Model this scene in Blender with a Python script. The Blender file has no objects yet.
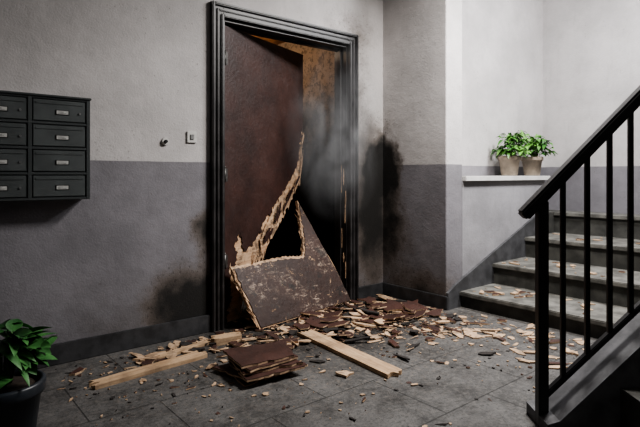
import bpy, bmesh, math, random
from mathutils import Vector, Matrix
from mathutils.geometry import tessellate_polygon
random.seed(7)
S=bpy.context.scene
COL=S.collection
try: S.view_settings.look='AgX - Medium High Contrast'
except Exception: pass

# ---------------------------------------------------------------- node helpers
class NT:
    def __init__(s,name):
        s.m=bpy.data.materials.new(name); s.m.use_nodes=True
        s.t=s.m.node_tree; s.b=s.t.nodes['Principled BSDF']; s.out=s.t.nodes['Material Output']
        s.tc=s.t.nodes.new('ShaderNodeTexCoord'); s.co=s.tc.outputs['Object']
    def link(s,a,b): s.t.links.new(a,b)
    def put(s,v,inp):
        if isinstance(v,bpy.types.NodeSocket): s.link(v,inp)
        elif isinstance(v,(tuple,list)) and len(v)==3 and inp.type=='RGBA': inp.default_value=(*v,1)
        else: inp.default_value=v
    def math(s,op,a,b=0.0,clamp=False):
        n=s.t.nodes.new('ShaderNodeMath'); n.operation=op; n.use_clamp=clamp
        s.put(a,n.inputs[0]); s.put(b,n.inputs[1]); return n.outputs[0]
    def vmath(s,op,a,b=(0,0,0)):
        n=s.t.nodes.new('ShaderNodeVectorMath'); n.operation=op
        s.put(a,n.inputs[0]); s.put(b,n.inputs[1])
        return n.outputs['Value'] if op in('LENGTH','DISTANCE','DOT_PRODUCT') else n.outputs[0]
    def noise(s,scale,detail=4,rough=.55,vec=None,dist=0):
        n=s.t.nodes.new('ShaderNodeTexNoise'); n.inputs['Scale'].default_value=scale
        n.inputs['Detail'].default_value=detail; n.inputs['Roughness'].default_value=rough
        n.inputs['Distortion'].default_value=dist
        s.link(vec or s.co,n.inputs['Vector']); return n.outputs['Fac']
    def scale(s,v): return s.vmath('MULTIPLY',s.co,v)
    def ramp(s,f,lo,hi,a=0.0,b=1.0,smooth=True):
        n=s.t.nodes.new('ShaderNodeMapRange'); n.interpolation_type='SMOOTHSTEP' if smooth else 'LINEAR'
        s.put(f,n.inputs[0]); n.inputs[1].default_value=lo; n.inputs[2].default_value=hi
        n.inputs[3].default_value=a; n.inputs[4].default_value=b; return n.outputs[0]
    def mix(s,f,a,b,mode='MIX'):
        n=s.t.nodes.new('ShaderNodeMix'); n.data_type='RGBA'; n.blend_type=mode
        s.put(f,n.inputs[0]); s.put(a,n.inputs[6]); s.put(b,n.inputs[7]); return n.outputs[2]
    def sep(s,v=None):
        n=s.t.nodes.new('ShaderNodeSeparateXYZ'); s.link(v or s.co,n.inputs[0]); return n.outputs
    def bump(s,h,strength=.3,dist=.01):
        n=s.t.nodes.new('ShaderNodeBump'); n.inputs['Strength'].default_value=strength
        n.inputs['Distance'].default_value=dist; s.link(h,n.inputs['Height']); s.link(n.outputs[0],s.b.inputs['Normal'])
    def done(s,col,rough=.6,metal=0.0,spec=None):
        s.put(col,s.b.inputs['Base Color']); s.put(rough,s.b.inputs['Roughness']); s.b.inputs['Metallic'].default_value=metal
        if spec is not None: s.b.inputs['Specular IOR Level'].default_value=spec
        return s.m

def simple(name,c,rough=.5,metal=0,var=.25,sc=12,bump=0):
    n=NT(name); f=n.noise(sc,5)
    c2=tuple(x*(1-var) for x in c); c1=tuple(min(1,x*(1+var)) for x in c)
    if bump: n.bump(n.noise(sc*6,4),bump,.004)
    return n.done(n.mix(n.ramp(f,.3,.7),c2,c1),rough,metal)

def wall_mat(name,blobs=(),upper=(.54,.515,.505),lower=(.205,.196,.21),line=1.135):
    n=NT(name); z=n.sep()[2]
    up=n.mix(n.ramp(n.noise(1.8,8,.66),.32,.70),tuple(c*.76 for c in upper),upper)
    lo=n.mix(n.ramp(n.noise(2.3,8,.66),.32,.70),tuple(c*.74 for c in lower),tuple(c*1.06 for c in lower))
    zz=n.math('ADD',z,n.math('MULTIPLY',n.noise(9,3),.006))
    col=n.mix(n.ramp(zz,line,line+.006),lo,up)
    st=n.ramp(n.noise(2,6,.7,n.scale((7,7,.8))),.55,.78)
    col=n.mix(n.math('MULTIPLY',st,.18),col,(.14,.125,.12))
    sp=n.ramp(n.noise(55,3,.7),.63,.70)
    sp=n.math('MULTIPLY',sp,n.ramp(n.noise(3,3),.45,.65))
    col=n.mix(n.math('MULTIPLY',sp,.5),col,(.09,.075,.06))
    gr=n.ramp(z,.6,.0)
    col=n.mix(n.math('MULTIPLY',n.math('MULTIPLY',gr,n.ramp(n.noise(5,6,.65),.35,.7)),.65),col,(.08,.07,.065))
    if blobs:
        nz=n.noise(7,8,.72); nf=n.noise(42,6,.8)
        warp=n.t.nodes.new('ShaderNodeTexNoise'); warp.inputs['Scale'].default_value=6; warp.inputs['Detail'].default_value=5
        n.link(n.co,warp.inputs['Vector'])
        wc=n.vmath('ADD',n.co,n.vmath('MULTIPLY',n.vmath('SUBTRACT',warp.outputs['Color'],(.5,.5,.5)),(.26,.26,.26)))
        mk=None
        for (c,r,st) in blobs:
            d=n.vmath('LENGTH',n.vmath('DIVIDE',n.vmath('SUBTRACT',wc,c),r))
            e=n.math('SUBTRACT',1.0,d)
            e=n.math('MULTIPLY',n.math('MAXIMUM',e,0.0),st)
            mk=e if mk is None else n.math('ADD',mk,e)
        e2=n.math('ADD',mk,n.math('MULTIPLY',n.math('SUBTRACT',nz,.5),.9))
        gate=n.ramp(mk,0,.25)
        brown=n.math('MULTIPLY',n.ramp(e2,.02,.70),gate)
        black=n.math('MULTIPLY',n.ramp(e2,.34,1.15),gate)
        spk=n.math('MULTIPLY',n.ramp(nf,.54,.62),n.ramp(mk,.02,.45))
        col=n.mix(n.math('MULTIPLY',brown,.78),col,(.105,.080,.062))
        col=n.mix(n.math('MULTIPLY',spk,.8),col,(.03,.022,.017))
        col=n.mix(black,col,(.008,.007,.006))
    h=n.math('ADD',n.noise(90,4,.6),n.math('MULTIPLY',n.noise(14,4),1.6))
    n.bump(h,.36,.006)
    return n.done(col,.82)

BL=[((1.60,3.12,.66),(.18,.3,.26),1.1),((1.46,3.12,.24),(.40,.4,.30),1.3),((1.60,3.12,.12),(.48,.4,.26),1.1),
    ((3.27,3.12,1.12),(.20,.24,.28),1.9),((3.24,3.12,1.22),(.32,.30,.55),.6),
    ((3.08,3.12,.72),(.36,.3,.95),1.05),((3.00,3.12,1.7),(.2,.3,.6),.5),
    ((3.286,3.05,.55),(.3,.36,.60),.75),((3.286,2.66,.06),(.4,.45,.30),1.0),((2.9,3.12,2.25),(.5,.4,.3),.4)]
M_wall=wall_mat('plaster_wall_burnt',BL)
M_wall2=wall_mat('plaster_wall_plain')
M_panel=wall_mat('ledge_wall_plaster',upper=(.42,.41,.42),lower=(.30,.292,.305))

def floor_mat():
    n=NT('slate_floor_tiles')
    br=n.t.nodes.new('ShaderNodeTexBrick'); br.offset=.5
    n.link(n.co,br.inputs['Vector'])
    br.inputs['Scale'].default_value=1.0; br.inputs['Brick Width'].default_value=.62; br.inputs['Row Height'].default_value=.46
    br.inputs['Mortar Size'].default_value=.004; br.inputs['Mortar Smooth'].default_value=.3; br.inputs['Bias'].default_value=0
    br.inputs['Color1'].default_value=(.078,.075,.073,1); br.inputs['Color2'].default_value=(.105,.102,.099,1)
    br.inputs['Mortar'].default_value=(.024,.023,.022,1)
    col=n.mix(n.ramp(n.noise(3.5,10,.8),.36,.62),n.mix(.68,br.outputs['Color'],(.020,.019,.018)),n.mix(.22,br.outputs['Color'],(.20,.195,.19)))
    col=n.mix(n.math('MULTIPLY',n.ramp(n.noise(26,8,.85),.47,.60),.5),col,(.16,.15,.14))
    col=n.mix(n.math('MULTIPLY',n.ramp(n.noise(60,6,.85),.50,.60),.65),col,(.020,.018,.016))
    col=n.mix(n.math('MULTIPLY',br.outputs['Fac'],.6),col,(.022,.021,.020))
    d=n.vmath('LENGTH',n.vmath('DIVIDE',n.vmath('SUBTRACT',n.co,(2.35,2.85,0)),(1.4,.95,1)))
    e=n.math('ADD',n.math('SUBTRACT',1.0,d),n.math('MULTIPLY',n.math('SUBTRACT',n.noise(7,7,.7),.5),.9))
    col=n.mix(n.math('MULTIPLY',n.ramp(e,.0,.65),.88),col,(.014,.012,.011))
    ash=n.math('MULTIPLY',n.ramp(n.noise(34,7,.85),.52,.62),n.ramp(e,-.7,.3))
    col=n.mix(n.math('MULTIPLY',ash,.65),col,(.22,.18,.145))
    h=n.math('ADD',n.math('MULTIPLY',br.outputs['Fac'],-2.0),n.noise(22,9,.8))
    n.bump(h,.5,.008)
    return n.done(col,n.ramp(n.noise(6,6),.3,.7,.40,.75),0,.35)
M_floor=floor_mat()
M_ceil=simple('ceiling_plaster',(.6,.59,.58),.9,0,.08,3)
M_base=simple('baseboard_stone',(.034,.034,.036),.55,0,.4,14,.2)
M_frame=simple('door_frame_paint',(.028,.026,.026),.42,0,.5,10,.15)
M_black=simple('black_metal',(.009,.009,.010),.38,0,.25,20)
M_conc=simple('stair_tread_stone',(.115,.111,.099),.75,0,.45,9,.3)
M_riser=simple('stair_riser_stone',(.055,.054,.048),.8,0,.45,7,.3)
M_string=simple('stringer_stone',(.055,.055,.058),.6,0,.35,9,.3)
M_curb=simple('curb_stone',(.095,.095,.10),.65,0,.4,9,.3)
M_mail=simple('mailbox_steel',(.068,.075,.076),.42,.3,.12,6)
M_mail2=simple('mailbox_door_steel',(.100,.110,.110),.4,.3,.15,8)
M_steel=simple('brushed_steel',(.35,.35,.35),.35,.9,.15,40)
M_hinge=simple('hinge_metal',(.10,.095,.09),.45,.7,.3,40)
M_label=simple('paper_label',(.45,.45,.43),.6,0,.15,60)
M_white=simple('white_plastic',(.50,.49,.47),.45,0,.08,20)
M_ledge=simple('ledge_slab_paint',(.60,.59,.575),.6,0,.1,8)
M_soil=simple('potting_soil',(.03,.02,.014),.95,0,.4,40,.6)
M_potb=simple('dark_pot_ceramic',(.022,.027,.034),.4,0,.25,8)
M_pots=simple('clay_pot_beige',(.25,.205,.16),.8,0,.3,10,.3)
M_char=simple('charred_wood',(.018,.014,.012),.85,0,.5,30,.6)

def wood(name,c1,c2,dark=.3,char=.0):
    n=NT(name)
    v=n.scale((2.2,30,30))
    g=n.noise(1.6,6,.65,v,.6)
    col=n.mix(n.ramp(g,.3,.7),c2,c1)
    col=n.mix(n.math('MULTIPLY',n.ramp(n.noise(5,5,.7),.48,.72),dark),col,(.09,.055,.035))
    if char: col=n.mix(n.math('MULTIPLY',n.ramp(n.noise(9,7,.8),.50,.60),char),col,(.018,.013,.010))
    n.bump(g,.5,.004)
    return n.done(col,.75)
M_wood=wood('splintered_pine',(.60,.42,.27),(.36,.215,.125),.85,.7)
M_chipw=wood('pine_chips',(.58,.42,.28),(.36,.235,.145),.6,.45)
M_plank=wood('pine_plank',(.53,.375,.235),(.32,.20,.115),.5,.2)
def maroon(name,flake,ash,zlow=False,c1=(.022,.0105,.0088),c2=(.048,.021,.0165)):
    n=NT(name)
    c=n.mix(n.ramp(n.noise(3,7,.65),.3,.7),c1,c2)
    gr=n.noise(3,5,.7,n.scale((26,2.0,26)))
    c=n.mix(n.math('MULTIPLY',n.ramp(gr,.5,.72),.35),c,(.012,.007,.006))
    f=n.noise(7,10,.82,None,.5)
    lo=.64-flake
    z=n.sep()[1]
    if zlow: f=n.math('ADD',f,n.ramp(z,.75,.0,-.12,.11))
    if ash:
        s1=n.noise(4,9,.8,n.scale((2.0,7,2)),1.2); s2=n.noise(5,9,.82,n.scale((6,2.2,2)),.8)
        a1=n.ramp(s1,.52,.60); a2=n.ramp(s2,.54,.62)
        am=n.math('MAXIMUM',n.math('MULTIPLY',a1,.9),n.math('MULTIPLY',a2,.7))
        am=n.math('MULTIPLY',am,n.ramp(n.noise(2.8,4),.42,.58))
        am=n.math('MULTIPLY',am,n.ramp(n.noise(24,6,.8),.42,.54))
        am=n.math('MULTIPLY',am,n.ramp(z,.70,.36))
        c=n.mix(am,c,n.mix(n.noise(30,5),(.20,.13,.09),(.74,.60,.48)))
        c=n.mix(n.math('MULTIPLY',n.ramp(n.noise(6,7,.75),.50,.62),.8),c,(.009,.007,.006))
    c=n.mix(n.ramp(f,lo,lo+.02),c,n.mix(n.noise(25,5),(.22,.12,.065),(.52,.36,.22)))
    n.bump(n.math('ADD',f,n.noise(40,4)),.4,.005)
    return n.done(c,n.ramp(f,.3,.7,.42,.70))
M_door=maroon('door_veneer_maroon',-.03,0,True)
M_dpanel=maroon('door_fragment_veneer',.05,.06,False,(.022,.011,.008),(.052,.024,.0165))
M_dstack=maroon('broken_veneer_board',-.01,.0,False,(.028,.012,.009),(.062,.025,.018))

def leafmat(name,c1,c2):
    n=NT(name); col=n.mix(n.ramp(n.noise(9,4),.35,.65),c1,c2)
    return n.done(col,.42)
M_leaf=leafmat('leaf_green',(.035,.13,.022),(.14,.32,.06))
M_leafd=leafmat('leaf_deep_green',(.024,.09,.025),(.085,.25,.07))
M_stem=simple('plant_stem',(.06,.13,.03),.6)

# ---------------------------------------------------------------- mesh helpers
def finish(name,bm,mats,parent=None,mw=None,smooth=False):
    bmesh.ops.recalc_face_normals(bm,faces=bm.faces)
    me=bpy.data.meshes.new(name); bm.to_mesh(me); bm.free()
    for m in (mats if isinstance(mats,(list,tuple)) else [mats]): me.materials.append(m)
    if smooth:
        for p in me.polygons: p.use_smooth=True
    o=bpy.data.objects.new(name,me); COL.objects.link(o)
    if mw is not None: o.matrix_world=mw
    if parent: o.parent=parent
    return o
def empty(name,loc=(0,0,0)):
    o=bpy.data.objects.new(name,None); COL.objects.link(o); o.empty_display_size=.1; return o
def merge(bm,b,mi=0,mat=None):
    mp={}
    for v in b.verts: mp[v]=bm.verts.new(mat@v.co if mat is not None else v.co)
    for f in b.faces:
        try:
            nf=bm.faces.new([mp[v] for v in f.verts]); nf.material_index=mi+f.material_index; nf.smooth=f.smooth
        except ValueError: pass
    b.free()
def bm_box(bm,lo,hi,mi=0,bev=0,mat=None):
    b=bmesh.new(); bmesh.ops.create_cube(b,size=1)
    for v in b.verts:
        v.co=Vector([(lo[i]+hi[i])/2+v.co[i]*(hi[i]-lo[i]) for i in range(3)])
    if bev: bmesh.ops.bevel(b,geom=b.edges[:],offset=bev,segments=2,affect='EDGES')
    merge(bm,b,mi,mat)
def box(name,lo,hi,mat,parent=None,bev=0):
    bm=bmesh.new(); bm_box(bm,lo,hi,0,bev); return finish(name,bm,mat,parent)
def bm_prism(bm,poly,z0,z1,mi=0,mside=None,mat=None):
    T=(lambda p: mat@Vector(p)) if mat is not None else Vector
    lo=[bm.verts.new(T((x,y,z0))) for x,y in poly]; hi=[bm.verts.new(T((x,y,z1))) for x,y in poly]
    n=len(poly)
    for tri in tessellate_polygon([[Vector((x,y,0)) for x,y in poly]]):
        for ring in (lo,hi):
            try: f=bm.faces.new([ring[k] for k in tri]); f.material_index=mi
            except ValueError: pass
    for i in range(n):
        f=bm.faces.new((lo[i],lo[(i+1)%n],hi[(i+1)%n],hi[i])); f.material_index=mside if mside is not None else mi
def bm_cyl(bm,p0,p1,r0,r1=None,seg=16,mi=0,smooth=True):
    r1=r0 if r1 is None else r1
    p0=Vector(p0);p1=Vector(p1);ax=p1-p0
    q=Vector((0,0,1)).rotation_difference(ax.normalized()).to_matrix().to_4x4()
    b=bmesh.new(); bmesh.ops.create_cone(b,cap_ends=True,segments=seg,radius1=r0,radius2=r1,depth=ax.length)
    for f in b.faces: f.smooth=smooth and len(f.verts)==4
    merge(bm,b,mi,Matrix.Translation((p0+p1)/2)@q)
def lathe(bm,prof,c,seg=40,mi=0):
    rings=[]
    for r,z in prof:
        rings.append([bm.verts.new((c[0]+r*math.cos(2*math.pi*i/seg),c[1]+r*math.sin(2*math.pi*i/seg),c[2]+z)) for i in range(seg)])
    for a,b in zip(rings,rings[1:]):
        for i in range(seg):
            f=bm.faces.new((a[i],a[(i+1)%seg],b[(i+1)%seg],b[i])); f.material_index=mi; f.smooth=True
    f=bm.faces.new(rings[0][::-1]); f.material_index=mi
    f=bm.faces.new(rings[-1]); f.material_index=mi
def jag(pts,step=.03,amp=.012,rnd=random):
    out=[]
    for (x0,y0),(x1,y1) in zip(pts,pts[1:]):
        L=math.hypot(x1-x0,y1-y0); k=max(1,int(L/step))
        nx,ny=-(y1-y0)/max(L,1e-6),(x1-x0)/max(L,1e-6)
        for i in range(k):
            t=i/k; o=rnd.uniform(-amp,amp)+(rnd.uniform(0,amp*2) if rnd.random()<.2 else 0)
            if i==0: o=0
            out.append((x0+(x1-x0)*t+nx*o,y0+(y1-y0)*t+ny*o))
    out.append(pts[-1]); return out

# ---------------------------------------------------------------- room shell
YA=3.12; XB=3.286; YC=2.448; YR=2.72; XD=5.35; H=3.2
OL,OR,OT=1.70,2.87,2.125
bm=bmesh.new()
bm_box(bm,(-1.65,YA,0),(OL,YA+.15,H)); bm_box(bm,(OR,YA,0),(XB,YA+.15,H)); bm_box(bm,(OL,YA,OT),(OR,YA+.15,H))
finish('wall_back',bm,M_wall)
box('wall_corner_pier',(XB,YC,0),(3.50,YA+.15,H),M_wall,bev=.004)
box('wall_stair_niche',(3.50,YR,0),(XD+.15,YR+.15,H),M_wall2)
box('wall_stair_end',(XD,-2.15,0),(XD+.15,YR,H),M_wall2)
box('wall_ledge',(3.50,YC,0),(4.85,YR,1.0),M_panel)
box('trim_ledge',(3.505,YC-.035,1.0),(4.90,YR,1.042),M_ledge,bev=.004)
box('wall_left',(-1.65,-2.15,0),(-1.5,YA,H),M_wall2)
box('wall_front',(-1.5,-2.15,0),(XD,-2.0,H),M_wall2)
box('floor',(-1.65,-2.15,-.1),(XD+.15,YA+.15,0),M_floor)
box('ceiling',(-1.65,-2.15,H),(XD+.15,YA+.3,H+.1),M_ceil)
def baseb(name,lo,hi): box(name,lo,hi,M_base,bev=.004)
baseb('baseboard_back',(-1.5,YA-.022,0),(1.606,YA,.115))
baseb('baseboard_back_right',(2.962,YA-.022,0),(XB-.022,YA,.105))
baseb('baseboard_corner',(XB-.022,YC-.022,0),(XB,YA,.105))
n=NT('inner_burnt_dimmed_plaster'); z=n.sep()[2]
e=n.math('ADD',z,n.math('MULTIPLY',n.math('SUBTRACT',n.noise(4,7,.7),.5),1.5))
c=n.mix(n.ramp(e,1.25,2.15),(.010,.009,.008),(.36,.275,.20))  # charring by height; also carries the dim room's shade toward the bottom
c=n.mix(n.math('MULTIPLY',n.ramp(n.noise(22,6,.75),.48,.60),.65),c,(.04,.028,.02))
c=n.mix(n.ramp(z,1.1,.7),c,(.007,.006,.005))  # lamp falloff painted into the colour: lowest part goes near black
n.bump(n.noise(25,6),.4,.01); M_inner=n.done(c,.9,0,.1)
M_innerceil=simple('inner_scorched_ceiling',(.42,.20,.085),.85,0,.6,9,.5)
M_innerfl=simple('inner_charred_floor',(.010,.009,.008),.95,0,.5,20,.5)
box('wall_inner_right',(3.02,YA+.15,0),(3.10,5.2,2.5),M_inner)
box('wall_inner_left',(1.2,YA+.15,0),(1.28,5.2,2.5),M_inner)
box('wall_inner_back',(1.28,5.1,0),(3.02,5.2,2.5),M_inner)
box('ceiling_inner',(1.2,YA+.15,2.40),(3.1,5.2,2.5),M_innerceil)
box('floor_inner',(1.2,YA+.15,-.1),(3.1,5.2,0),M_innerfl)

# ---------------------------------------------------------------- door frame
fr=empty('door_frame')
bm=bmesh.new()
def frame_layer(o,i,y0,y1,bev):
    L,R,T=1.606+o,2.951-o,2.217-o
    w=i
    bm_box(bm,(L,y0,0),(L+w,y1,T),0,bev); bm_box(bm,(R-w,y0,0),(R,y1,T),0,bev)
    bm_box(bm,(L+w-.001,y0,T-w),(R-w+.001,y1,T),0,bev)
frame_layer(0,.094,YA-.022,YA,.003)
frame_layer(0,.020,YA-.046,YA-.018,.006)
frame_layer(.04,.014,YA-.034,YA-.018,.004)
frame_layer(.072,.020,YA-.038,YA-.018,.005)
finish('casing',bm,M_frame,fr)
bm=bmesh.new()
bm_box(bm,(OL-.002,YA,0),(OL+.02,YA+.15,OT)); bm_box(bm,(OR-.02,YA,0),(OR+.002,YA+.15,OT)); bm_box(bm,(OL,YA,OT-.02),(OR,YA+.15,OT))
bm_box(bm,(OR-.035,YA+.06,0),(OR-.02,YA+.10,OT-.02)); bm_box(bm,(OL+.02,YA+.09,OT-.035),(OR-.02,YA+.13,OT-.02))
finish('jamb',bm,M_frame,fr)
box('threshold',(OL,YA-.01,0),(OR,YA+.15,.018),M_char,fr,.004)
bm=bmesh.new()
for k in range(14):
    zz=random.uniform(.15,1.35); l=random.uniform(.06,.24)
    x=OR-.024; y=YA+random.uniform(-.0,.1)
    b=[(0,0),(l*.4,random.uniform(.004,.010)),(l,0),(l*.5,-.004)]
    m=Matrix.Translation((x,y,zz))@Matrix(((0,0,1,0),(0,1,0,0),(1,0,0,0),(0,0,0,1)))
    bm_prism(bm,b,-.003,.003,0,None,m)
finish('split_pine',bm,M_wood,fr)

# ---------------------------------------------------------------- broken door leaf
door=empty('broken_door')
ang=math.radians(20)
def frameM(o,u,v):
    u=Vector(u).normalized(); v=Vector(v).normalized(); w=u.cross(v)
    return Matrix(((u.x,v.x,w.x,o[0]),(u.y,v.y,w.y,o[1]),(u.z,v.z,w.z,o[2]),(0,0,0,1)))
DM=frameM((1.728,3.165,.0),(math.cos(ang),math.sin(ang),0),(0,0,1))
r=random.Random(3)
brk=[(1.005,1.37),(1.0,1.22),(.975,1.05),(.90,.94),(.76,.80),(.62,.66),(.48,.50),(.36,.40),(.28,.36),(.22,.24),(.17,.12),(.15,.01)]
core=[(0,.01),(0,2.085),(1.005,2.085)]+jag(brk,.012,.013,r)
bm=bmesh.new(); bm_prism(bm,core,-.02,.010,0,0)
finish('core',bm,M_wood,door,DM)
brk2=[(1.007,1.47),(.965,1.36),(.94,1.20),(.88,1.08),(.76,.96),(.62,.84),(.48,.73),(.38,.60),(.29,.53),(.21,.50),(.16,.64),(.11,.57),(.12,.38),(.06,.32),(.07,.16),(.03,.12),(.02,.02)]
skin=[(0,.02),(-.001,2.087),(1.007,2.087)]+jag(brk2,.014,.012,r)
bm=bmesh.new(); bm_prism(bm,skin,.010,.020,0,0)
finish('front_veneer',bm,M_door,door,DM)
bm=bmesh.new(); bm_prism(bm,skin,-.028,-.02,0,0); finish('rear_veneer',bm,M_door,door,DM)
bm=bmesh.new()
for i in range(130):
    k=r.randrange(len(brk)-1); t=r.random()
    x=brk[k][0]*(1-t)+brk[k+1][0]*t; y=brk[k][1]*(1-t)+brk[k+1][1]*t
    L=r.uniform(.05,.24); a=math.radians(r.uniform(45,88)) if k>1 else math.radians(r.uniform(82,98))
    if r.random()<.35: a+=math.pi
    w=r.uniform(.003,.012)
    m=Matrix.Translation((x-.015,y,r.uniform(-.012,.03)))@Matrix.Rotation(a,4,'Z')@Matrix.Rotation(r.uniform(-.14,.14),4,'Y')
    bm_prism(bm,[(-L*.5,-w*.4),(-L*.3,-w),(L*.1,-w*.7),(L*.6,0),(L*.15,w*.5),(-L*.35,w)],-.002,.002,0,0,m)
strip=jag([(.40,.44),(.62,.63),(.80,.81),(.95,.98),(.985,1.18),(.998,1.42)],.018,.010,r)+jag([(.985,1.50),(.962,1.33),(.915,1.15),(.78,1.0),(.57,.80),(.38,.56)],.018,.010,r)
bm_prism(bm,strip,.022,.030,0,0,Matrix.Translation((0.01,0.0,.01))@Matrix.Rotation(.03,4,'Y'))
finish('splinters',bm,M_wood,door,DM)
bm=bmesh.new()
for i in range(12):
    t=r.random(); x=.45+.48*t; y=.56+.50*t
    bm_prism(bm,jag([(-.05,-.012),(.06,-.006),(.05,.014),(-.03,.010),(-.05,-.012)],.02,.003,r)[:-1],.0,.003,0,0,Matrix.Translation((x+r.uniform(-.02,.02),y+r.uniform(-.02,.02),.044))@Matrix.Rotation(r.uniform(.6,1.3),4,'Z'))
finish('veneer_shreds',bm,M_door,door,DM)
bm=bmesh.new()
for zz in (.45,1.05,1.86):
    bm_cyl(bm,(-.006,zz-.05,.026),(-.006,zz+.05,.026),.008); bm_box(bm,(-.004,zz-.045,.019),(.026,zz+.045,.023))
    bm_cyl(bm,(-.006,zz+.05,.026),(-.006,zz+.062,.026),.006)
finish('hinges',bm,M_hinge,door,DM)

# ---------------------------------------------------------------- fallen door fragment
frag=empty('broken_door_fragment')
lean=math.radians(24)
ee=Vector((.991,.1326,0)); nh=Vector((-.1326,.991,0))
PM=frameM((1.865,2.90,.012),ee,nh*math.sin(lean)+Vector((0,0,1))*math.cos(lean))
r=random.Random(11)
out=[(0,0),(.97,.02)]+jag([(.97,.02),(.91,.30),(.83,.54),(.79,.68)],.06,.004,r)[1:]+[(.715,.91),(.695,.80)]+jag([(.675,.74),(.65,.58),(.60,.465)],.018,.007,r)+jag([(.585,.445),(.40,.465),(.19,.46),(-.105,.453)],.018,.006,r)
bm=bmesh.new(); bm_prism(bm,out,-.03,-.003,0,0)
finish('core',bm,M_wood,frag,PM)
ins=[(.010,.010),(.960,.026)]+jag([(.960,.026),(.902,.29),(.823,.53),(.783,.67)],.05,.004,r)[1:]+[(.716,.875),(.703,.80)]+jag([(.686,.73),(.66,.57),(.605,.44)],.018,.007,r)+jag([(.58,.425),(.40,.445),(.19,.442),(-.085,.434)],.018,.007,r)+jag([(-.080,.42),(-.062,.3),(-.010,.1)],.025,.008,r)
bm=bmesh.new(); bm_prism(bm,ins,-.003,.005,0,0)
finish('veneer',bm,M_dpanel,frag,PM)
bm=bmesh.new()
for i in range(56):
    t=r.random(); 
    if i%2: x,y=-.107+.107*(1-t),.453*t; a=r.uniform(1.2,2.4)
    else: x,y=.60+.09*t,.45+.36*t; a=r.uniform(1.1,1.7)
    L=r.uniform(.04,.12); w=r.uniform(.003,.008)
    bm_prism(bm,[(-L*.5,-w),(L*.5,0),(-L*.3,w)],-.002,.002,0,0,Matrix.Translation((x,y,r.uniform(-.02,.008)))@Matrix.Rotation(a,4,'Z')@Matrix.Rotation(r.uniform(-.3,.3),4,'Y'))
finish('splinters',bm,M_wood,frag,PM)

# ---------------------------------------------------------------- stack of broken boards
st=empty('broken_board_stack')
r=random.Random(5)
def rough_quad(w,d,r,am=.03,step=.03):
    c=[(-w/2+r.uniform(-am,am),-d/2+r.uniform(-am,am)),(w/2+r.uniform(-am,am),-d/2+r.uniform(-am,am)),(w/2+r.uniform(-am,am),d/2+r.uniform(-am,am)),(-w/2+r.uniform(-am,am),d/2+r.uniform(-am,am))]
    return jag(c+[c[0]],step,.006,r)[:-1]
zz=.0
for k in range(6):
    w=.35-.008*k+r.uniform(-.03,.02); d=.28-.008*k+r.uniform(-.03,.02)
    m=Matrix.Translation((1.50+r.uniform(-.03,.03),2.31+r.uniform(-.03,.03),zz))@Matrix.Rotation(math.radians(-6+r.uniform(-15,15)),4,'Z')@Matrix.Rotation(r.uniform(-.03,.03),4,'X')
    bm=bmesh.new(); q=rough_quad(w,d,r); bm_prism(bm,q,0.002,.011,1,1); bm_prism(bm,q,.011,.015,0,0)
    finish('board_%d'%(k+1),bm,[M_dstack,M_chipw],st,m); zz+=.0165

# ---------------------------------------------------------------- planks
def plank(name,p0,p1,w,t,seed,z=.0,tilt=0):
    r=random.Random(seed); p0=Vector(p0);p1=Vector(p1);L=(p1-p0).length
    a=math.atan2(p1.y-p0.y,p1.x-p0.x)
    poly=[(0,-w/2)]+jag([(0.0,-w/2),(L,-w/2)],.08,.0015,r)[1:]+[(L+r.uniform(-.03,.02),-w/2+w*i/7) for i in range(1,7)]+[(L-.01,w/2)]+jag([(L-.01,w/2),(0,w/2)],.08,.0015,r)[1:]+[(r.uniform(-.02,.04),w/2-w*i/8) for i in range(1,8)]
    bm=bmesh.new(); bm_prism(bm,poly,0,t,0,0)
    m=Matrix.Translation((p0.x,p0.y,z))@Matrix.Rotation(a,4,'Z')@Matrix.Rotation(tilt,4,'Y')
    return finish(name,bm,M_plank,None,m)
plank('wood_plank',(.73,2.66,0),(1.36,2.72,0),.085,.020,1)
plank('wood_plank',(2.06,2.67,0),(1.99,1.80,0),.11,.022,2,.001)
plank('wood_plank',(1.13,2.83,0),(1.50,2.90,0),.05,.016,4,.001)
plank('wood_plank',(1.50,2.86,0),(1.66,2.84,0),.09,.04,5,.001)
# ---------------------------------------------------------------- scattered debris
r=random.Random(21)
bm=bmesh.new()
KEEP=[(.70,1.40,2.60,2.78),(1.95,2.13,1.78,2.70),(1.30,1.70,2.13,2.48)]
def chip(x,y,z,s,mi,elong=1.0,tilt=.25):
    for a,b,c,d in KEEP:
        if a<x<b and c<y<d: return
    n=r.randint(6,10); p=[]
    for i in range(n):
        a=2*math.pi*i/n+r.uniform(-.25,.25); q=s*r.uniform(.4,1.15)
        p.append((math.cos(a)*q*elong,math.sin(a)*q/ max(1,elong**.6)))
    t=r.uniform(.0015,.006) if s<.04 else r.uniform(.004,.012)
    tx,ty=r.uniform(-tilt,tilt)*.5,r.uniform(-tilt,tilt)*.5
    lift=s*elong*max(abs(tx),abs(ty))
    m=Matrix.Translation((x,y,z+lift*.8))@Matrix.Rotation(r.uniform(0,6.28),4,'Z')@Matrix.Rotation(tx,4,'X')@Matrix.Rotation(ty,4,'Y')
    side=0 if mi==1 else mi
    bm_prism(bm,p,0,t,mi,side,m)
def inroom(x,y):
    return (x<XB-.07 and y<YA-.08) or (x<OR-.08 and x>OL+.08 and y<YA+.12)
def pick(a=.33,b=.72):
    q=r.random(); return 0 if q<a else (1 if q<b else 2)
for i in range(720):
    x=r.gauss(2.35,.48); y=r.gauss(2.78,.24)
    if not inroom(x,y) or x<1.3: continue
    s=r.choice([.008,.012,.018,.025,.035,.045]); chip(x,y,r.uniform(0,.012),s,pick(),r.choice([1,1,1.5,2.5]))
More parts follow.
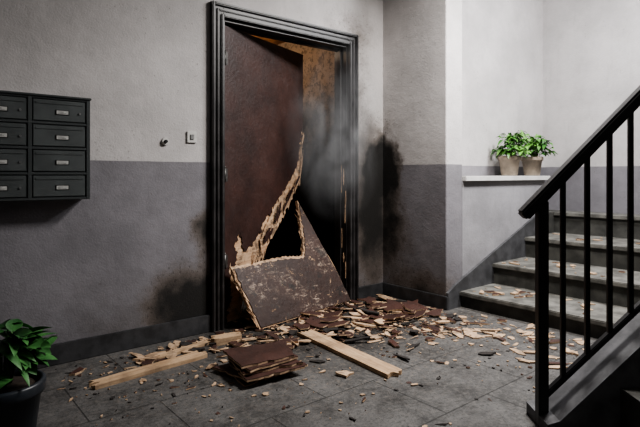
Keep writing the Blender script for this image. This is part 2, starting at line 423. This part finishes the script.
for i in range(330):
    t=r.random(); x=2.3+1.0*t+r.gauss(0,.22); y=2.75-.75*t+r.gauss(0,.30)
    if not inroom(x,y): continue
    chip(x,y,0,r.choice([.006,.01,.015,.02,.03,.04]),pick(.42,.75),r.choice([1,1.5,2.5]))
for i in range(50):
    x=r.uniform(1.95,3.12); y=r.gauss(2.70,.19)
    if not inroom(x,y): continue
    chip(x,y,r.uniform(0,.025),r.uniform(.05,.10),r.choice([1,1,1,1,0,2]),r.choice([1.2,1.7]),.45)
for i in range(60):
    x=r.gauss(2.3,.45); y=r.gauss(2.66,.30)
    if not inroom(x,y) or x<1.3: continue
    chip(x,y,r.uniform(0,.02),r.uniform(.008,.015),r.choice([0,0,2]),r.uniform(3.5,7),.12)
for i in range(700):
    x=r.uniform(.6,3.2); y=3.05-abs(r.gauss(0,1.0))
    if not inroom(x,y) or y<.9: continue
    chip(x,y,0,r.choice([.003,.004,.006,.009,.014]),r.choice([0,0,1,2]),r.choice([1,2]))
for i in range(60):
    chip(r.uniform(.9,1.75),r.gauss(2.86,.08) if r.random()<.6 else r.uniform(2.5,3.0),0,r.choice([.012,.02,.03,.045]),r.choice([0,0,1]),r.choice([1,2.2]))
for (x,y,s,mi) in ((1.80,1.98,.05,0),(1.15,2.9,.06,0),(1.30,2.83,.05,0),(.95,2.58,.02,0),(2.5,2.35,.025,0),(1.05,2.4,.02,1),(2.2,2.0,.02,1),(.73,2.9,.04,1),(2.35,1.75,.02,0),(2.55,2.0,.03,0),(1.35,2.05,.02,0)):
    chip(x,y,0,s,mi,1.3,.15)
stairs=[(3.43,.124),(3.90,.296),(4.43,.478),(5.02,.68)]
for i in range(62):
    k=r.choice([0,0,0,1,1,2]); x0,z0=stairs[k]; x1=stairs[k+1][0]
    chip(r.uniform(x0+.02,x1-.06),2.37-abs(r.gauss(0,.45)),z0+.001,r.choice([.008,.012,.02,.03,.04]),r.choice([0,0,0,1]),r.choice([1,1.6]),.1)
for i in range(120):
    chip(r.uniform(2.7,3.37),r.uniform(1.2,2.34),0,r.choice([.006,.01,.02,.03,.04]),r.choice([0,0,0,1]),r.choice([1,1.6]),.1)
finish('wood_debris',bm,[M_chipw,M_dstack,M_char])

# ---------------------------------------------------------------- staircase
sc=empty('concrete_staircase')
ys=-.3
for k,(x,z) in enumerate(stairs):
    x1=XD-.001 if k==3 else stairs[k+1][0]+.03
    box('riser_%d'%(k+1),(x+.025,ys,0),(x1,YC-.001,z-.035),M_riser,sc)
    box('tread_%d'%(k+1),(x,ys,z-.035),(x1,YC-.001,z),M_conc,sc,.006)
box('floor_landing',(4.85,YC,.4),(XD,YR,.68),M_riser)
bm=bmesh.new()
poly=[(XB+.0,0),(XB+.0,.13),(3.40,.19),(4.86,.745),(4.86,0)]
bm_prism(bm,poly,0,.022,0,0,Matrix(((1,0,0,0),(0,0,-1,YC),(0,1,0,0),(0,0,0,1))))
finish('trim_stringer',bm,M_string)

# ---------------------------------------------------------------- railing on sloping curb
rl=empty('stair_railing')
rd=Vector((.7723,-.6353,0)); up=Vector((0,0,1)); RO=Vector((2.078,1.061,0))
RM=frameM(RO,rd,up)
def hz(x): return .905+1.027*(x+.055)
bm=bmesh.new()
bm_box(bm,(-.021,0,-.021),(.021,hz(0)-.02,.021),0,.003,RM)
finish('newel_post',bm,M_black,rl)
bm=bmesh.new()
for x in (.088,.190,.284,.372,.47,.57,.67,.77,.87):
    bm_box(bm,(x-.0095,.10+.94*x,-.0095),(x+.0095,hz(x),.0095),0,.002,RM)
finish('balusters',bm,M_black,rl)
def beam(name,x0,z0,x1,z1,h,w,mat,bev,par,sm=True):
    L=math.hypot(x1-x0,z1-z0); a=math.atan2(z1-z0,x1-x0)
    m=RM@Matrix.Translation((x0,z0,0))@Matrix.Rotation(a,4,'Z')
    bm=bmesh.new(); b=bmesh.new(); bmesh.ops.create_cube(b,size=1)
    for v in b.verts: v.co=Vector(((v.co.x+.5)*L,v.co.y*h,v.co.z*w))
    bmesh.ops.bevel(b,geom=b.edges[:],offset=bev,segments=3,affect='EDGES')
    merge(bm,b,0,m); return finish(name,bm,mat,par)
beam('handrail',-.082,hz(-.082),1.05,hz(1.05),.048,.06,M_black,.009,rl)
beam('bottom_rail',-.0,.115,1.05,.115+.94*1.05,.024,.03,M_black,.004,rl)
bm=bmesh.new()
bm_prism(bm,[(-.02,0),(1.05,0),(1.05,.94*1.05+.03),(.03,.065),(-.02,.05)],-.11,.10,0,0,RM)
finish('sloped_curb',bm,M_curb,rl)
bm=bmesh.new()
bm_prism(bm,[(.27,0),(1.05,0),(1.05,.42),(.62,.42),(.62,.20),(.27,.20)],.10,.60,0,0,RM)
finish('lower_step',bm,M_riser,rl)

# ---------------------------------------------------------------- mailbox
mb=empty('mailbox_cabinet')
X0,X1,Z0,Z1,YF=.222,.813,.917,1.467,3.0
bm=bmesh.new()
bm_box(bm,(X0,YF+.012,Z0),(X1,YA-.001,Z1),0,.003)
fw=.014
bm_box(bm,(X0,YF-.004,Z0),(X0+.02,YF+.02,Z1),0,.002); bm_box(bm,(X1-.02,YF-.004,Z0),(X1,YF+.02,Z1),0,.002)
bm_box(bm,(.508,YF-.004,Z0),(.528,YF+.02,Z1),0,.002)
for i in range(5):
    zc=Z0+fw/2+(Z1-Z0-fw)*i/4
    bm_box(bm,(X0+.018,YF-.003,zc-fw/2),(X1-.018,YF+.02,zc+fw/2),0,.002)
bm_box(bm,(X0-.006,YF-.012,Z1-.004),(X1+.006,YA-.001,Z1+.008),0,.003)
finish('body',bm,M_mail,mb)
bmd=bmesh.new(); bml=bmesh.new(); bms=bmesh.new(); bmp=bmesh.new()
for c,(xa,xb) in enumerate(((X0+.024,.504),(.532,X1-.024))):
    for i in range(4):
        za=Z0+fw/2+(Z1-Z0-fw)*i/4+fw/2+.004; zb=Z0+fw/2+(Z1-Z0-fw)*(i+1)/4-fw/2-.004
        bm_box(bmd,(xa,YF-.001,za),(xb,YF+.014,zb),0,.003)
        bm_box(bmd,(xa+.012,YF-.004,zb-.022),(xb-.012,YF+.0,zb-.012),0,.001)
        zc=(za+zb)/2-.008; xm=(xa+xb)/2+.012
        bm_box(bml,(xm-.034,YF-.004,zc-.013),(xm+.034,YF-.001,zc+.013),0,.001)
        bm_box(bmp,(xm-.029,YF-.006,zc-.0095),(xm+.029,YF-.003,zc+.0095))
        for s in range(2): 
            bm_box(bml,(xm-.022,YF-.0066,zc-.005+.007*s),(xm+.018-.012*s,YF-.0058,zc-.0035+.007*s))
        if c==1 and i==3 or c==0: bm_cyl(bms,(xb-.03,YF-.006,zc),(xb-.03,YF+.0,zc),.006,None,14)
finish('doors',bmd,M_mail2,mb); finish('label_holders',bml,M_black,mb); finish('labels',bmp,M_label,mb); finish('locks',bms,M_steel,mb)

# ---------------------------------------------------------------- doorbell + switch
sw=empty('light_switch')
bm=bmesh.new(); bm_box(bm,(1.439,YA-.012,1.260),(1.507,YA-.0005,1.336),0,.003); finish('plate',bm,M_white,sw)
bm=bmesh.new(); bm_box(bm,(1.460,YA-.018,1.281),(1.486,YA-.010,1.315),0,.002); finish('rocker',bm,M_steel,sw)
db=empty('door_bell')
bm=bmesh.new(); bm_cyl(bm,(1.294,YA-.0005,1.262),(1.294,YA-.014,1.262),.026,.022,24); finish('ring',bm,M_white,db)
bm=bmesh.new(); bm_cyl(bm,(1.294,YA-.012,1.262),(1.294,YA-.026,1.262),.012,.010,20); finish('button',bm,M_black,db)

# ---------------------------------------------------------------- plants
def leaf(bm,base,dirv,L,W,droop,r,mi=0):
    d=Vector(dirv).normalized(); side=d.cross(Vector((0,0,1)))
    if side.length<.1: side=Vector((1,0,0))
    side.normalize(); side=Matrix.Rotation(r.uniform(-.6,.6),3,d)@side
    nrm=side.cross(d).normalized(); N=7; rows=[]
    for i in range(N+1):
        t=i/N; w=W*.5*(math.sin(math.pi*min(1,t**.75))**.8 if 0<t<1 else 0.0)+.0006
        p=Vector(base)+d*L*t+Vector((0,0,-1))*droop*L*t*t
        rows.append([bm.verts.new(p-side*w+nrm*w*.28),bm.verts.new(p-nrm*0),bm.verts.new(p+side*w+nrm*w*.28)])
    for a,b in zip(rows,rows[1:]):
        for j in (0,1):
            f=bm.faces.new((a[j],a[j+1],b[j+1],b[j])); f.smooth=True; f.material_index=mi
def stem(bm,pts,rad,mi):
    for a,b in zip(pts,pts[1:]): bm_cyl(bm,a,b,rad,rad*.9,6,mi)
def foliage(c,z0,parent,count,Ls,Ws,spread,height,mats,seed,stemr=.0025,fill=2,dr=(.3,.8),ymax=9):
    r=random.Random(seed); bm=bmesh.new(); bs=bmesh.new()
    for i in range(count):
        a=r.uniform(0,2*math.pi); el=r.uniform(.2,1.0)
        rad=spread*math.sqrt(1-el*el*.8)*r.uniform(.35,1.0); h=height*el*r.uniform(.75,1.05)
        tip=Vector((c[0]+math.cos(a)*rad,c[1]+math.sin(a)*rad,z0+h))
        mid=Vector((c[0]+math.cos(a)*rad*.35,c[1]+math.sin(a)*rad*.35,z0+h*.65))
        stem(bs,[Vector((c[0]+math.cos(a)*.02,c[1]+math.sin(a)*.02,z0-.01)),mid,tip],stemr,0)
        for k in range(fill):
            aa=a+r.uniform(-1.3,1.3); base=mid.lerp(tip,r.uniform(.4,1)) if k else tip
            leaf(bm,base,(math.cos(aa),math.sin(aa),r.uniform(-.1,.8)),r.uniform(*Ls),r.uniform(*Ws),r.uniform(*dr),r)
    for b in (bm,bs):
        for v in b.verts: v.co.y=min(v.co.y,ymax)
    finish('leaves',bm,mats,parent); finish('stems',bs,M_stem,parent)
pp=empty('potted_plant')
pc=(.295,2.17,0)
bm=bmesh.new(); lathe(bm,[(.085,0),(.088,.01),(.118,.25),(.130,.252),(.133,.265),(.133,.29),(.126,.298),(.117,.296),(.114,.28),(.112,.265)],pc); finish('pot',bm,M_potb,pp)
bm=bmesh.new(); lathe(bm,[(.112,.26),(.112,.272),(.06,.278)],pc); finish('soil',bm,M_soil,pp)
foliage(pc,.30,pp,44,(.075,.13),(.036,.060),.125,.185,M_leafd,4,.003,2,(.1,.5))
bm=bmesh.new(); bm_cyl(bm,(.25,2.19,.26),(.205,2.2,.62),.004,.003,8); finish('support_cane',bm,M_char,pp)
for (x,y,sd) in ((4.40,2.56,8),(4.78,2.54,9)):
    p=empty('potted_plant')
    c=(x,y,1.042)
    bm=bmesh.new(); lathe(bm,[(.068,0),(.072,.005),(.092,.145),(.100,.147),(.104,.155),(.104,.18),(.098,.186),(.092,.184),(.09,.17)],c,32); finish('pot',bm,M_pots,p)
    bm=bmesh.new(); lathe(bm,[(.089,.16),(.089,.17),(.04,.174)],c,24); finish('soil',bm,M_soil,p)
    foliage((x,y-.03,1.042),1.042+.17,p,70,(.045,.080),(.026,.045),.165,.25,M_leaf,sd,.002,3,(.3,1.0),YR-.015)

# ---------------------------------------------------------------- drifting smoke in the doorway (real volume)
sm=bpy.data.materials.new('thin_smoke'); sm.use_nodes=True; t=sm.node_tree
t.nodes.remove(t.nodes['Principled BSDF'])
vs=t.nodes.new('ShaderNodeVolumePrincipled'); vs.inputs['Color'].default_value=(.86,.87,.89,1); vs.inputs['Anisotropy'].default_value=0
tc=t.nodes.new('ShaderNodeTexCoord'); nn=t.nodes.new('ShaderNodeTexNoise'); nn.inputs['Scale'].default_value=3.4; nn.inputs['Detail'].default_value=5; nn.inputs['Distortion'].default_value=1.2
mp=t.nodes.new('ShaderNodeMapping'); mp.inputs['Scale'].default_value=(1.3,1,.6)
t.links.new(tc.outputs['Object'],mp.inputs[0]); t.links.new(mp.outputs[0],nn.inputs['Vector'])
mr=t.nodes.new('ShaderNodeMapRange'); mr.inputs[1].default_value=.40; mr.inputs[2].default_value=.68; mr.inputs[3].default_value=0; mr.inputs[4].default_value=1
t.links.new(nn.outputs['Fac'],mr.inputs[0])
ln=t.nodes.new('ShaderNodeVectorMath'); ln.operation='LENGTH'
dv=t.nodes.new('ShaderNodeVectorMath'); dv.operation='DIVIDE'; dv.inputs[1].default_value=(.42,.45,.78)
t.links.new(tc.outputs['Object'],dv.inputs[0]); t.links.new(dv.outputs[0],ln.inputs[0])
mr2=t.nodes.new('ShaderNodeMapRange'); mr2.inputs[1].default_value=1; mr2.inputs[2].default_value=.2; mr2.inputs[3].default_value=0; mr2.inputs[4].default_value=2.2
t.links.new(ln.outputs['Value'],mr2.inputs[0])
mu=t.nodes.new('ShaderNodeMath'); mu.operation='MULTIPLY'; t.links.new(mr.outputs[0],mu.inputs[0]); t.links.new(mr2.outputs[0],mu.inputs[1])
t.links.new(mu.outputs[0],vs.inputs['Density']); t.links.new(vs.outputs[0],t.nodes['Material Output'].inputs['Volume'])
b=bmesh.new(); bmesh.ops.create_icosphere(b,subdivisions=3,radius=1)
for v in b.verts: v.co=Vector((v.co.x*.43,v.co.y*.46,v.co.z*.80))
so=finish('smoke_haze',b,sm); so.location=(2.72,3.10,1.42)

# ---------------------------------------------------------------- lights
def area(name,loc,target,size,power,col,spread=180):
    L=bpy.data.lights.new(name,'AREA'); L.energy=power; L.color=col; L.size=size; L.spread=math.radians(spread)
    o=bpy.data.objects.new(name,L); COL.objects.link(o); o.location=loc
    o.rotation_euler=(Vector(target)-Vector(loc)).to_track_quat('-Z','Y').to_euler(); return o
area('ceiling_light_main',(2.85,1.35,2.9),(2.65,2.1,0),.5,80,(1,.965,.93),140)
area('ceiling_light_stair',(4.1,1.1,3.1),(4.3,2.3,.9),.5,98,(.98,.98,1),160)
area('ceiling_light_entry',(.6,-.6,3.12),(1.2,1.0,0),1.0,6,(.95,.97,1))
P=bpy.data.lights.new('inner_room_lamp','POINT'); P.energy=13; P.color=(1,.78,.56); P.shadow_soft_size=.12
o=bpy.data.objects.new('inner_room_lamp',P); COL.objects.link(o); o.location=(2.2,4.1,2.2)
W=bpy.data.worlds.new('world'); W.use_nodes=True; S.world=W
W.node_tree.nodes['Background'].inputs[0].default_value=(.5,.52,.56,1); W.node_tree.nodes['Background'].inputs[1].default_value=.15

# ---------------------------------------------------------------- camera
cam=bpy.data.cameras.new('camera'); co=bpy.data.objects.new('camera',cam); COL.objects.link(co)
co.location=(0,0,1.05); co.rotation_euler=(math.radians(90),0,-math.atan2(.6353,.7723))
cam.sensor_width=36; cam.lens=510/640*36; cam.shift_y=-(213.5-175)/640; cam.clip_start=.02
S.camera=co
